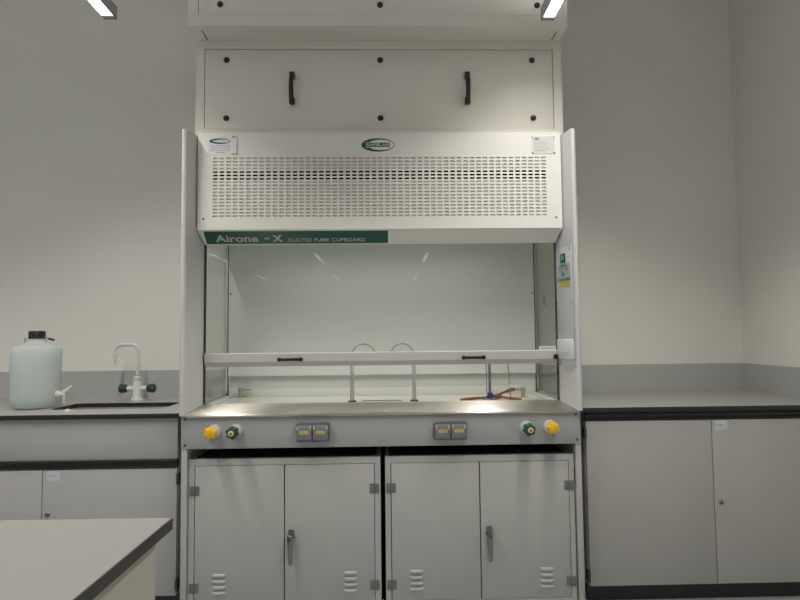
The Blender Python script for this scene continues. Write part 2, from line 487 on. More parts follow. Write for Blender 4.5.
# interior
bm = BM()
box(bm, -.845, .845, .145, .60, .878, .9075)                         # tray
obj('work_surface', bm, 'ceramic', fc)
bm = BM()
box(bm, -.845, .845, .562, .645, .9075, .951, bev=.002)
for s in (-1, 1): box(bm, min(s*.845, s*.815), max(s*.845, s*.815), .16, .565, .9075, .918, bev=.002)
obj('tray_kerb', bm, 'ceramic', fc)
bm = BM(); ring_plate(bm, -.104, .096, .205, .305, -.096, .088, .213, .297, .012, .9075, .911)
obj('drip_cup_rim', bm, 'tan', fc)
obj('back_wall', B(-.86, .86, .578, .665, .878, 1.90), 'liner', fc, smooth=False)
baf = obj('back_baffle', B(-.838, .838, .547, .555, 1.022, 1.86), 'liner', fc, smooth=False)
for x, z in ((-.828, 1.469), (.830, 1.462)): screw('baffle_screw', 'screw', baf, (x, .547, z))
il = obj('interior_lamp', B(-.62, .62, .19, .27, 1.855, 1.88, bev=.003), 'lamp', fc)  # added fill lamp, unseen behind the hood, to brighten the interior
obj('lamp_diffuser', B(-.60, .60, .205, .255, 1.852, 1.856), 'iglow', il)
d = bpy.data.lights.new('interior_lamp_light', 'AREA'); d.shape = 'RECTANGLE'; d.size = 1.2; d.size_y = .05
d.energy = 1.35; d.color = (1, 1, .96); d.spread = math.radians(128)
o = bpy.data.objects.new('interior_lamp_light', d); COL.objects.link(o); o.location = (0, .23, 1.850)
obj('interior_roof', B(-.86, .86, .17, .645, 1.88, 1.90), 'liner', fc, smooth=False)
for s in (-1, 1):
    def sx(a, b): return (min(s*a, s*b), max(s*a, s*b))
    w = obj('side_window', B(*sx(.850, .856), .17, .645, .925, 1.80), 'sideglass', fc, smooth=False)
    obj('side_window_seal', B(*sx(.838, .8425), .546, .556, .918, 1.86), 'seal', fc)
    bm = BM()
    box(bm, *sx(.846, .866), .17, .645, .905, .930, bev=.001)
    box(bm, *sx(.846, .866), .17, .645, 1.78, 1.88)
    box(bm, *sx(.846, .866), .63, .66, .905, 1.88)
    obj('side_window_frame', bm, 'frame', fc)
    obj('side_panel', B(*sx(.862, .90), .16, .70, 1.80, 2.18), 'post', fc)
obj('side_notice', B(.8475, .8498, .36, .40, 1.38, 1.44), 'print', fc, label='small dark notice on the right side window')

# stainless lip
bm = BM()
def lip():
    t = bmesh.new()
    pr = [(-.012, .878), (-.016, .884), (-.014, .891), (-.008, .8945), (.16, .9185), (.17, .9175), (.17, .885), (0, .876)]
    A = []
    for sg in (-1, 1):
        row = []
        for (y, z) in pr:
            half = .8775 - max(0, y+.016)/6.2
            row.append(t.verts.new((sg*half, y, z)))
        A.append(row)
    n = len(pr)
    for i in range(n): t.faces.new((A[0][i], A[0][(i+1) % n], A[1][(i+1) % n], A[1][i]))
    t.faces.new(A[0]); t.faces.new(A[1][::-1])
    bmesh.ops.recalc_face_normals(t, faces=t.faces)
    merge(bm, t)
lip(); obj('front_lip', bm, 'steel', fc)

# service fascia
bm = BM(); box(bm, -.901, .899, 0, .02, .737, .887, bev=.0015)
fas = obj('service_fascia', bm, 'fascia', fc)
for x, z in ((-.883, .869), (-.884, .754), (.879, .868), (.881, .755)): screw('fascia_screw', 'screw', fas, (x, 0, z), .0055, .004)
bm = BM(); box(bm, -.90, .90, .02, .70, .83, .876); obj('worktop_deck', bm, 'fascia', fc)
for s in (-1, 1):
    bm = BM(); box(bm, min(s*.90, s*.875), max(s*.90, s*.875), .004, .70, 0, .737, bev=.001)
    obj('side_leg', bm, 'cab', fc)
obj('base_back_panel', B(-.875, .875, .68, .70, 0, .83), 'dark', fc)  # coloured near-black for the shade behind the cupboard gaps

def valve(x, z, kind, tilt=0):
    bm = BM(); lathe(bm, [(.030, 0), (.030, .012), (.028, .024), (.020, .026), (.013, .027), (.013, .045)], aim((x, 0, z), (0, -1, 0)), 28)
    v = obj('service_valve', bm, 'ring', fc, label='%s gas valve knob on a pale flange, %s end of the grey fascia' % ('yellow' if kind == 'yknob' else 'dark green', 'left' if x < 0 else 'right'))
    bm = BM(); lathe(bm, [(.020, .040), (.026, .046), (.0265, .066), (.022, .080), (.014, .084), (0, .085)], aim((x, 0, z), (0, -1, 0)) @ Matrix.Rotation(.3+tilt, 4, 'Z'), 48, 6, .10)
    if kind == 'yknob': box(bm, x-.005, x+.005, -.092, -.07, z-.018, z+.018, bev=.002)
    obj('valve_knob', bm, kind, v)
    if kind == 'gknob':
        bm = BM(); lathe(bm, [(.0125, .080), (.0125, .0875), (.010, .0885), (0, .089)], aim((x, 0, z), (0, -1, 0)), 24); obj('knob_cap', bm, 'cream', v)
        bm = BM(); lathe(bm, [(.006, .0885), (.005, .091), (0, .0915)], aim((x, 0, z), (0, -1, 0)), 16); obj('knob_cap_centre', bm, 'brown', v)
valve(-.752, .8155, 'yknob'); valve(-.658, .8165, 'gknob', .4); valve(.650, .8125, 'gknob'); valve(.757, .8155, 'yknob', .5)

def socket(x0, x1, z0, z1, side):
    bm = BM(); box(bm, x0, x1, -.030, 0, z0, z1, bev=.006)
    box(bm, x0+.01, x1-.002, -.018, 0, z1-.006, z1+.003, bev=.002)
    s = obj('service_socket', bm, 'sock', fc, label='grey weatherproof double socket with lidded covers on the fascia, %s of centre' % side)
    w = (x1-x0-.012)/2
    for k in (0, 1):
        a = x0+.004+k*(w+.004)
        bm = BM(); box(bm, a, a+w, -.045, -.028, z0+.007, z1-.006, bev=.005)
        obj('socket_lid', bm, 'sockl', s)
        for xx in (a+.002, a+w-.010):
            bm = BM(); box(bm, xx, xx+.008, -.0485, -.036, z1-.026, z1-.007, bev=.0025); obj('lid_clip', bm, 'clip', s)
        zc = (z0+z1)/2+.004
        bm = BM(); box(bm, a+.014, a+w-.014, -.0458, -.045, zc-.0065, zc+.0065); obj('lid_label', bm, 'yel', s)
        bm = BM(); dashes(bm, a+.018, a+w-.018, zc, .006, -.0459, 5, fill=.62); obj('lid_label_print', bm, 'print', s)
socket(-.386, -.238, .767, .845, 'left'); socket(.229, .377, .767, .842, 'right')

# control panel on the inner face of the right post.  local frame: u along the face (back to front), w up, n out of the face
e1 = Vector((.03, -.18, 0)).normalized(); en = Vector((-.18, -.03, 0)).normalized()
def face_pt(y, z): return Vector((.8770-(y+.03)/6, y, z))
def face_M(y, z):
    # local x -> e1, local -y -> en, local z -> up
    p = face_pt(y, z)
    return Matrix(((e1.x, -en.x, 0, p.x), (e1.y, -en.y, 0, p.y), (0, 0, 1, p.z), (0, 0, 0, 1)))
SK = Matrix(((1, 0, 0, 0), (0, 1, 0, 0), (-.058, 0, 1, 0), (0, 0, 0, 1)))   # not used for level parts
MP = face_M(.062, 1.36)
cp = obj('control_panel', B(-.082, .080, -.002, .001, -.278, .281, bev=.0008), 'ctrl', fc, M4=MP)
for u in (-.068, .066):
    for w in (.272, .022, -.132, -.268): screw('panel_screw', 'screwl', cp, (u, -.002, w), .0055, M4=MP)
bm = BM(); box(bm, -.025, .018, -.006, -.001, .210, .252, bev=.001); obj('rocker_bezel', bm, 'black', cp, M4=MP)
bm = BM(); prism(bm, [(-.006, .218), (-.012, .222), (-.008, .246), (-.006, .246)], 'x', -.019, .012); obj('rocker_switch', bm, 'rocker', cp, M4=MP)
bm = BM(); box(bm, -.068, .068, -.0028, -.001, .122, .204); obj('airflow_label', bm, 'ctrl_l', cp, M4=MP)
bm = BM(); box(bm, -.062, .062, -.0034, -.002, .1225, .137); pass
box(bm, -.012, .012, -.0075, -.002, .148, .166, bev=.001)
box(bm, -.022, .026, -.0034, -.002, .192, .197)
obj('label_green_marks', bm, 'cgreen', cp, M4=MP)
bm = BM(); box(bm, .028, .034, -.006, -.002, .168, .182, bev=.001); obj('red_indicator', bm, 'red', cp, M4=MP)
bm = BM(); box(bm, -.036, -.030, -.006, -.002, .164, .176, bev=.001); obj('black_indicator', bm, 'print', cp, M4=MP)
for a, b, zc, h_, n_, f_ in ((-.045, -.022, .182, .002, 3, .8), (.02, .045, .187, .002, 3, .8), (-.05, .05, .1905, .002, 9, .85), (-.05, .05, .1297, .006, 12, .6)):
    bm = BM(); dashes(bm, a, b, zc, h_, -.0036, n_, fill=f_); obj('label_print', bm, 'print', cp, M4=MP)
bm = BM(); box(bm, -.052, .058, -.0028, -.001, .094, .118); obj('yellow_sticker', bm, 'yel', cp, M4=MP)
bm = BM(); dashes(bm, -.040, -.025, .107, .007, -.0028, 1); dashes(bm, -.01, .04, .111, .004, -.0028, 4); dashes(bm, -.04, .045, .099, .003, -.0028, 7); obj('sticker_print', bm, 'print', cp, M4=MP)
bm = BM(); box(bm, -.070, .080, -.013, -.001, -.242, -.152, bev=.003); ab = obj('alarm_box', bm, 'paper', cp, M4=MP)
bm = BM(); dashes(bm, -.03, .045, -.215, .003, -.0132, 5); dashes(bm, -.015, .04, -.228, .0025, -.0132, 4); obj('box_print', bm, 'clip', cp, M4=MP)

# ------------------------------------------------------------------ cladding over the fume cupboard
up = thing('duct_cladding', 'off-white boxed duct cladding directly above the slotted hood, with two black handles', 'cladding', (0, .5, 2.2))
X, Z0, Z1, YP = .915, 2.204, 2.712, .192
bm = BM()
gx, gz0, gz1, g = .868, 2.264, 2.664, .0035
box(bm, -X, -gx-g, YP, .77, Z0, Z1); box(bm, gx+g, X, YP, .77, Z0, Z1)
box(bm, -gx-g, gx+g, YP, .77, gz1+g, Z1); box(bm, -gx-g, gx+g, YP, .77, Z0, gz0-.001)
obj('cladding_box', bm, 'white2', up, smooth=False)
obj('panel_recess', B(-gx-g, gx+g, YP+.02, YP+.024, gz0+.004, gz1+g), 'dark', up)
ap = obj('access_panel', B(-gx, gx, YP-.001, YP+.016, gz0-.0008, gz1, bev=.0004), 'white2', up)
def cap_bm(x, y, z):
    bm = BM(); lathe(bm, [(.0145, 0), (.0145, .004), (.011, .009), (.005, .011), (0, .0112)], aim((x, y, z), (0, -1, 0)), 20); return bm
for x in (-.762, .001, .765):
    for z in (2.315, 2.611): obj('fixing_cap', cap_bm(x, YP-.001, z), 'black', ap)
for x in (-.436, .435):
    bm = BM()
    for z in (2.397, 2.526): box(bm, x-.013, x+.013, YP-.030, YP-.001, z-.016, z+.016, bev=.004)
    pts = catmull([(x, YP-.022, 2.387), (x, YP-.040, 2.418), (x, YP-.045, 2.458), (x, YP-.040, 2.498), (x, YP-.022, 2.534)], 8)
    t = BM(); tube(t, pts, .0115, 12); merge(bm, t)
    h = obj('panel_handle', bm, 'black', ap)
    bm = BM(); lathe(bm, [(.004, 0), (.003, .002), (0, .0025)], aim((x, YP-.031, 2.392), (0, -1, 0)), 10); obj('handle_screw', bm, 'screwl', ap)

bh = thing('ceiling_bulkhead', 'off-white boxed bulkhead at the ceiling jutting out over the duct cladding', 'bulkhead', (0, .4, 2.713))
bm = BM(); YB = .05; BX = .9075
pz, gl, gr = 2.7665, -.858, .848
box(bm, -BX, BX, YB+.02, .77, 2.713, ZC-.005)
box(bm, -BX, gl-.003, YB, YB+.02, 2.713, ZC-.005); box(bm, gr+.003, BX, YB, YB+.02, 2.713, ZC-.005); box(bm, gl-.003, gr+.003, YB, YB+.02, 2.713, pz-.001)
obj('bulkhead_box', bm, 'white2', bh, smooth=False)
bp_ = obj('bulkhead_panel', B(gl, gr, YB, YB+.015, pz, ZC-.006, bev=.0006), 'white2', bh)
for x in (-.756, .004, .760): obj('fixing_cap', cap_bm(x, YB, 2.815), 'black', bp_)
for a in (gl-.003, gr): obj('panel_joint', B(a, a+.003, YB+.0145, YB+.02, pz, ZC-.01), 'dark', bh)
for a in (-.858, .864): obj('panel_joint', B(a, a+.004, .10, .188, 2.7118, 2.7135), 'dark', bh)

# ------------------------------------------------------------------ steel cupboards beneath
def louvre_bm(xc, zt, y):
    bm = BM(); w = .031
    t = bmesh.new(); rows = []
    n = 10
    for k in range(n+1):
        x = -w + 2*w*k/n; e = max(0.0, 1-(abs(x)/w)**4)**.5
        row = []
        for j in range(6):
            a = PI/2*j/5
            row.append(t.verts.new((xc+x, y-.0005-.0095*math.sin(a)*e, zt-.011*(1-math.cos(a)))))
        row.append(t.verts.new((xc+x, y-.0005, zt-.0125)))
        rows.append(row)
    for A, Bq in zip(rows, rows[1:]):
        for j in range(len(A)-1): t.faces.new((A[j], A[j+1], Bq[j+1], Bq[j]))
    bmesh.ops.recalc_face_normals(t, faces=t.faces)
    merge(bm, t); return bm

def steel_cupboard(x0, x1, d0, split, d1, label, hx):
    c = thing('steel_cupboard', label, 'cupboard', ((x0+x1)/2, .3, 0), 'steel cupboards under the fume cupboard')
    y = .02; zt, zd = .687, .657
    bm = BM()
    box(bm, x0, d0-.002, y, y+.03, .0, zt, bev=.001); box(bm, d1+.002, x1, y, y+.03, 0, zt, bev=.001)
    box(bm, d0-.002, d1+.002, y, y+.03, zd+.002, zt, bev=.001); box(bm, d0-.002, d1+.002, y, y+.03, 0, .052)
    box(bm, x0, x0+.02, y+.03, .60, 0, zt); box(bm, x1-.02, x1, y+.03, .60, 0, zt)
    box(bm, x0+.02, x1-.02, y+.03, .60, .03, .05)
    obj('carcass', bm, 'cab', c, smooth=False)
    obj('top_panel', B(x0+.02, x1-.02, y+.03, .60, zt-.02, zt-.001), 'dark', c)  # top painted near-black as the shade in the gap under the fascia
    obj('door_backing', B(x0+.02, x1-.02, .05, .055, .05, zt-.02), 'dark', c)
    for a, b, hs, side in ((d0, split-.0015, d0, -1), (split+.0015, d1, d1, 1)):
        bm = BM(); box(bm, a+.0015, b-.0005, y-.001, y+.02, .054, zd, bev=.001)
        d = obj('door', bm, 'cab', c)
        xl = (a+.079+.031) if side < 0 else None
        xc = {(-1): d0+.1105, 1: d1-.1085}[side]
        for k in range(4): obj('vent_louvre', louvre_bm(xc, .186-.0255*k, y-.001), 'cab', d)
        for z in (.548, .123):
            bm = BM(); box(bm, hs-.021, hs-.002, y-.003, y-.0005, z-.021, z+.021, bev=.0008)
            for xx in (hs-.014, hs+.014):
                for zz in (z-.013, z+.013): lathe(bm, [(.0028, 0), (.002, .001), (0, .0012)], aim((xx, y-.0028, zz), (0, -1, 0)), 8)
            box(bm, hs+.002, hs+.021, y-.003, y-.0005, z-.021, z+.021, bev=.0008)
            t = BM(); tube(t, [(hs, y-.003, z-.021), (hs, y-.003, z+.021)], .003, 10); merge(bm, t)
            obj('hinge', bm, 'zinc', d)

        if side == 1:
            bm = BM()
            lathe(bm, [(.016, 0), (.016, .006), (.013, .010), (.013, .028), (.010, .032), (0, .033)], aim((hx, y-.001, .342), (0, -1, 0)), 24)
            box(bm, hx-.011, hx+.013, y-.016, y-.001, .348, .373, bev=.004)
            prism(bm, [(hx-.014, .352), (hx+.013, .352), (hx+.012, .312), (hx+.010, .232), (hx+.007, .226), (hx-.004, .226), (hx-.007, .232), (hx-.013, .312)], 'y', y-.040, y-.026, bev=.004)
            obj('lever_handle', bm, 'chrome', d)
            bm = BM(); lathe(bm, [(.006, 0), (.006, .003), (0, .004)], aim((hx, y-.040, .338), (0, -1, 0)), 12); obj('handle_lock', bm, 'screw', d)
    return c
steel_cupboard(-.872, -.012, -.844, -.4445, -.0405, 'grey two-door steel cupboard under the left half of the fume cupboard', -.414)
steel_cupboard(.009, .869, .0355, .4365, .8435, 'grey two-door steel cupboard under the right half of the fume cupboard', .4745)

# ------------------------------------------------------------------ left bench
lt = thing('bench_worktop', 'grey laminate worktop with black edge and cut-out sink, left of the fume cupboard', 'worktop', (-1.5, .4, .87))
WL, WR = -3.358, -.906
sx0, sx1, sy0, sy1 = -1.62, -1.07, .235, .50
bm = BM(); H = ring_plate(bm, WL, WR, .0445, .765, sx0, sx1, sy0, sy1, .03, .8715, .892)
obj('worktop_slab', bm, 'top', lt, smooth=False)
bm = BM()
n = len(H)
a0 = [bm.verts.new((*p, .8705)) for p in H]; a1 = [bm.verts.new((*p, .8915)) for p in H]
for i in range(n): bm.faces.new((a0[i], a0[(i+1) % n], a1[(i+1) % n], a1[i]))
obj('sink_cut_edge', bm, 'edge', lt, smooth=False)
obj('front_edging', B(WL, WR, .042, .0445, .870, .8905, bev=.0005), 'edge', lt)
bm = BM()
bmx0, bmx1, bmy0, bmy1, bz0 = sx0-.008, sx1+.008, sy0-.008, sy1+.008, .70
box(bm, bmx0, bmx1, bmy0, bmy1, bz0-.003, bz0); box(bm, bmx0-.003, bmx0, bmy0, bmy1, bz0, .8705); box(bm, bmx1, bmx1+.003, bmy0, bmy1, bz0, .8705)
box(bm, bmx0, bmx1, bmy0-.003, bmy0, bz0, .8705); box(bm, bmx0, bmx1, bmy1, bmy1+.003, bz0, .8705)
obj('sink_bowl', bm, 'ceramic', lt, smooth=False)
obj('upstand', B(WL, WR, .765, .7795, .889, 1.0475), 'upstand', lt, smooth=False)

def bench_unit(name, label, x0, x1, gap, zlo, ztop, rz0, rz1, panel, m, lock, lab, hinge):
    c = thing(name, label, 'cupboard', ((x0+x1)/2, .35, 0))
    zt = .8695
    bm = BM(); box(bm, x0, x0+.018, .081, .70, .078, zt); box(bm, x1-.018, x1, .081, .70, .078, zt)
    box(bm, x0+.018, x1-.018, .081, .70, .078, .096); box(bm, x0+.018, x1-.018, .69, .70, .096, zt); box(bm, gap-.009, gap+.009, .081, .10, .096, zt)
    obj('carcass', bm, m, c, smooth=False)
    obj('plinth', B(x0, x1, .10, .12, 0, .078), 'edge', c)
    obj('door', B(x0+.002, gap-.002, .06, .079, zlo, ztop, bev=.001), m, c)
    d = obj('door', B(gap+.002, x1-.002, .06, .079, zlo, ztop, bev=.001), m, c)
    for a, b in ((x0, gap-.004), (gap-.002, x1)):
        bm = BM(); prism(bm, [(.056, rz0+.006), (.060, rz0), (.081, rz0), (.081, rz1), (.052, rz1), (.050, rz1-.006), (.062, rz1-.012), (.064, rz0+.012)], 'x', a, b)
        obj('handle_rail', bm, 'edge', c)
    if panel: obj('apron_panel', B(x0+.001, x1-.001, .06, .081, panel[0], panel[1], bev=.001), m, c)
    bm = BM(); lathe(bm, [(.011, 0), (.011, .004), (.009, .006), (.005, .0065), (.004, .004), (0, .004)], aim((lock[0], .06, lock[1]), (0, -1, 0)), 20)
    obj('door_lock', bm, 'chrome', d)
    l = obj('door_label', B(lab[0], lab[1], .0594, .06, lab[2], lab[3]), 'paper_d', d, smooth=False)
    bm = BM(); dashes(bm, lab[0]+.006, lab[0]+.042, (lab[2]+lab[3])/2, .006, .0594, 5, fill=.6); obj('label_print', bm, 'print', d)
    for z in hinge[1]:
        bm = BM(); box(bm, hinge[0]-.006, hinge[0]+.006, .052, .085, z-.025, z+.025, bev=.002); obj('hinge', bm, 'screw', c)
    return c
sink_unit = bench_unit('bench_cupboard', 'grey laminate bench cupboard with black handle rail, under the sink worktop', -2.145, -.936, -1.541, .077, .641, .645, .683, (.6835, .869), 'bench', (-1.514, .445), (-1.521, -1.461, .594, .636), (-.934, (.593, .124)))

copy_tree(sink_unit, None, (-1.2205, 0, 0), 'grey laminate bench cupboard at the far left end of the sink worktop, beyond the frame')
# mixer tap at the sink
tx, ty = -1.352, .615
tp = thing('sink_tap', 'white swan-neck laboratory mixer tap with two dark green knobs by the sink', 'tap', (tx, ty, .892))
bm = BM()
lathe(bm, [(.033, .892), (.033, .900), (.024, .910), (.0225, .915), (.0225, .993), (.0195, 1.000), (.0215, 1.004), (.0215, 1.020), (.016, 1.026), (.012, 1.028)], Matrix.Translation((tx, ty, 0)), 28)
t = BM(); tube(t, [(tx-.06, ty, .958), (tx+.06, ty, .958)], .0135, 16); merge(bm, t)
obj('tap_body', bm, 'tap', tp)
pts = [(tx, ty, 1.026), (tx+.002, ty, 1.16)]
for k in range(1, 9):
    a = PI/2*k/8; pts.append((tx+.002-.035*(1-math.cos(a)), ty, 1.163+.035*math.sin(a)))
for k in range(0, 9):
    a = PI/2*k/8; pts.append((tx-.088-.035*math.sin(a), ty, 1.198-.035*(1-math.cos(a))))
pts += [(tx-.124, ty, 1.140)]
bm = BM(); tube(bm, pts, .0095, 14)
lathe(bm, [(.0125, 1.128), (.0135, 1.138), (.0125, 1.152), (.0095, 1.156)], Matrix.Translation((tx-.124, ty, 0)), 16)
lathe(bm, [(.005, 1.088), (.0065, 1.094), (.0065, 1.122), (.009, 1.130)], Matrix.Translation((tx-.124, ty, 0)), 14)
obj('tap_spout', bm, 'tap', tp)
bm = BM(); lathe(bm, [(.0125, 1.022), (.0125, 1.030)], Matrix.Translation((tx, ty, 0)), 16); obj('spout_collar', bm, 'screw', tp)
for s in (-1, 1):
    bm = BM(); lathe(bm, [(.016, 0), (.020, .004), (.024, .030), (.022, .040), (.012, .046), (0, .047)], aim((tx+s*.054, ty, .958), (s, 0, 0)), 40, 8, .06)
    obj('tap_knob', bm, 'tapg', tp)

# jug
jx, jy, jz = -1.735, .325, .893
jg = thing('carboy', 'large translucent plastic carboy with black screw cap on the left worktop', 'carboy', (jx, jy, jz))
TJ = Matrix.Translation((jx, jy, jz))
prof = [(0, .0), (.074, .0), (.086, .003), (.097, .012), (.107, .030), (.1125, .056), (.1125, .272), (.111, .286), (.106, .298), (.096, .305), (.078, .309), (.060, .313), (.050, .322), (.040, .328), (.036, .335), (.036, .348)]
bm = BM(); lathe(bm, prof, TJ, 56); obj('jug_body', bm, 'jug', jg)
wp = [(0, .003), (.072, .003), (.084, .006), (.094, .014), (.104, .032), (.1095, .058), (.1095, .262), (0, .262)]
bm = BM(); lathe(bm, wp, TJ, 56); obj('jug_liquid', bm, 'water', jg)
bm = BM(); lathe(bm, [(.034, .342), (.0375, .344), (.0375, .378), (.035, .382), (0, .383)], TJ, 72, 24, .012); obj('screw_cap', bm, 'jcap', jg)
bm = BM()
tube(bm, catmull([(jx-.046, jy, jz+.325), (jx-.058, jy, jz+.345), (jx-.066, jy+.01, jz+.344), (jx-.070, jy+.02, jz+.310)], 6), .0018, 8)
t = BM(); tube(t, catmull([(jx+.046, jy, jz+.325), (jx+.050, jy, jz+.349), (jx+.056, jy, jz+.344), (jx+.066, jy+.01, jz+.338)], 6), .0018, 8); merge(bm, t)
obj('wire_bail', bm, 'wire', jg)
bm = BM(); tube(bm, [(jx+.056, jy, jz+.344), (jx+.080, jy+.012, jz+.335)], .0055, 10); obj('bail_grip', bm, 'black', jg)
bm = BM()
lathe(bm, [(.018, 0), (.018, .010), (.013, .014), (.013, .042), (.012, .046), (0, .047)], aim((jx+.110, jy-.01, jz+.066), (1, 0, 0)), 20)
lathe(bm, [(.010, 0), (.010, .028), (.006, .034), (.006, .05)], aim((jx+.146, jy-.01, jz+.072), (0, 0, -1)), 14)
t = BM(); tube(t, [(jx+.136, jy-.01, jz+.078), (jx+.148, jy-.01, jz+.086), (jx+.184, jy-.01, jz+.106)], .005, 10); merge(bm, t)
t = BM(); tube(t, [(jx+.134, jy-.016, jz+.074), (jx+.180, jy-.025, jz+.092)], .004, 10); merge(bm, t)
obj('spigot', bm, 'tapmilk', jg)
bm = BM(); lathe(bm, [(.013, 0), (.013, .006), (.010, .011), (0, .012)], Matrix.Translation((-1.487, .158, .892)), 20)
tag(obj('spout_cap', bm, 'tapmilk', loc=(-1.487, .158, .892)), 'tiny white plastic cap lying on the worktop below the carboy spigot', 'cap')

# ------------------------------------------------------------------ right bench
rt_ = thing('bench_worktop', 'grey laminate worktop with black edge and bare surface, right of the fume cupboard', 'worktop', (1.5, .4, .87))
RL, RR = .906, XR-.0005
obj('worktop_slab', B(RL, RR, .0445, .765, .8715, .892), 'top', rt_, smooth=False)
obj('front_edging', B(RL, RR, .042, .0445, .870, .8905, bev=.0005), 'edge', rt_)
bm = BM(); box(bm, RL, RR, .765, .7795, .889, 1.050); box(bm, RR-.015, RR, .0445, .765, .889, 1.050)
obj('upstand', bm, 'upstand', rt_, smooth=False)
bench_unit('bench_cupboard', 'warm grey laminate bench cupboard with two tall doors, right of the fume cupboard', .941, 2.138, 1.534, .080, .826, .831, .8695, None, 'bench_r', (1.564, .449), (1.549, 1.609, .781, .823), (.938, (.775, .125)))

# ------------------------------------------------------------------ island in the foreground
isl = thing('island_bench', 'pale cream-topped island bench with dark edge, cropped at the lower left', 'bench', (-.386, -1.75, 0))
ix1, iy1, ix0, iy0 = -.386, -1.556, -2.6, -3.6
obj('island_top', B(ix0, ix1-.002, iy0, iy1-.002, .881, .9005), 'isl', isl, smooth=False)
bm = BM(); box(bm, ix1-.002, ix1, iy0, iy1, .8795, .8995); box(bm, ix0, ix1-.002, iy1-.002, iy1, .8795, .8995)
obj('island_edging', bm, 'isl_edge', isl, smooth=False)
obj('island_body', B(ix0+.03, ix1-.014, iy0+.03, iy1-.044, .08, .881), 'isl_body', isl, smooth=False)
obj('island_plinth', B(ix0+.06, ix1-.05, iy0+.06, iy1-.09, 0, .08), 'edge', isl, smooth=False)

isl.rotation_euler.z = -.012
# ------------------------------------------------------------------ things inside the fume cupboard
TZ = .9075
def swan(x, s, label):
    y = .275
    w = thing('swan_neck_outlet', label, 'tap', (x, y, TZ))
    bm = BM(); lathe(bm, [(.021, TZ), (.021, TZ+.004), (.016, TZ+.007)], Matrix.Translation((x, y, 0)), 20); obj('outlet_base', bm, 'black', w)
    R = .058; zt = 1.138
    pts = [(x, y, TZ+.006), (x, y, TZ+.03), (x, y, 1.0), (x, y, zt)]
    for k in range(1, 15):
        a = PI*k/14; pts.append((x+s*R*(1-math.cos(a)), y, zt+R*math.sin(a)))
    pts.append((x+s*2*R, y, zt-.012))
    bm = BM(); tube(bm, pts, lambda t: .0115-.0055*min(1, t*3.2), 14); obj('neck', bm, 'swan', w)
swan(-.153, 1, 'grey swan-neck water outlet behind the sash, left one, curving right')
swan(.1565, -1, 'grey swan-neck water outlet behind the sash, right one, curving left')

def elbow(x, y, s, label):
    w = thing('gas_outlet', label, 'gas outlet', (x, y, TZ))
    bm = BM(); lathe(bm, [(.026, TZ), (.026, TZ+.003), (.010, TZ+.004)], Matrix.Translation((x, y, 0)), 20); obj('colour_ring', bm, 'yring', w)
    bm = BM(); lathe(bm, [(.012, TZ+.003), (.011, TZ+.03), (.011, TZ+.052), (.009, TZ+.055), (0, TZ+.055)], Matrix.Translation((x, y, 0)), 18)
    lathe(bm, [(.010, -.012), (.010, .01), (.006, .024), (.0075, .030), (.0055, .046), (.006, .052), (.004, .056)], aim((x, y, TZ+.044), (s, 0, -.02)), 16)
    obj('outlet_nozzle', bm, 'outlet', w)
elbow(-.766, .53, 1, 'small grey gas outlet on a yellow ring, left rear of the white tray')
elbow(.728, .385, -1, 'small grey gas outlet on a yellow ring at right, joined to the orange hose')

bx, by = .537, .28
bu = thing('bunsen_burner', 'bunsen burner with blue collar and thin steel barrel standing in the fume cupboard', 'burner', (bx, by, TZ))
bm = BM(); lathe(bm, [(.036, TZ), (.036, TZ+.004), (.030, TZ+.008), (.012, TZ+.012), (.010, TZ+.014)], Matrix.Translation((bx, by, 0)), 28); obj('burner_base', bm, 'bsteel', bu)
bm = BM(); lathe(bm, [(.013, TZ+.010), (.0165, TZ+.012), (.0165, TZ+.030), (.012, TZ+.036), (.009, TZ+.037)], Matrix.Translation((bx, by, 0)), 24)
lathe(bm, [(.006, 0), (.006, .02)], aim((bx+.012, by, TZ+.018), (1, 0, 0)), 12); obj('burner_collar', bm, 'blue', bu)
bm = BM(); lathe(bm, [(.0072, TZ+.034), (.0072, 1.128), (.0085, 1.13), (.0085, 1.142), (.006, 1.142)], Matrix.Translation((bx, by, 0)), 18); obj('burner_barrel', bm, 'bsteel', bu)
bm = BM(); tube(bm, [(bx-.014, by-.008, TZ+.022), (bx-.017, by-.008, TZ+.05), (bx-.018, by-.008, 1.10), (bx-.010, by-.004, 1.128)], .0028, 10); obj('pilot_tube', bm, 'btube', bu)

hz = TZ+.0058
path = catmull([(.685, .385, .9495), (.660, .383, .945), (.625, .372, .935), (.585, .352, .923), (.545, .335, .916), (.48, .318, hz), (.42, .285, hz), (.385, .245, hz), (.40, .205, hz), (.46, .181, hz), (.54, .179, hz), (.62, .186, hz), (.672, .215, hz), (.680, .245, hz), (.655, .268, hz+.001), (.62, .277, hz+.004), (.59, .280, TZ+.015), (.563, .280, TZ+.018)], 9)
def hose_r(t):
    if t < .085: return .0092
    if t > .945: return .0112
    if t > .93: return .009
    return .0056
bm = BM(); tube(bm, path, hose_r, 14)
tag(obj('gas_hose', bm, 'orange', loc=(.55, .27, TZ)), 'orange rubber gas hose looped between the burner and the right gas outlet', 'hose')
rd = thing('slender_rod', 'thin upright rod with a white clip beside the orange hose', 'rod', (.650, .372, TZ))
bm = BM(); tube(bm, [(.654, .345, TZ+.001), (.649, .345, .985), (.641, .346, 1.135)], .0032, 10)
obj('rod_stem', bm, 'btube', rd)
bm = BM(); lathe(bm, [(.009, 0), (.009, .004), (.004, .006)], Matrix.Translation((.654, .345, TZ)), 14); obj('rod_foot', bm, 'bsteel', rd)
bm = BM(); lathe(bm, [(.004, 0), (.0062, .003), (.0062, .016), (.004, .019)], aim((.6505, .345, .960), (-.04, 0, 1)), 14); obj('rod_clip', bm, 'tap', rd)

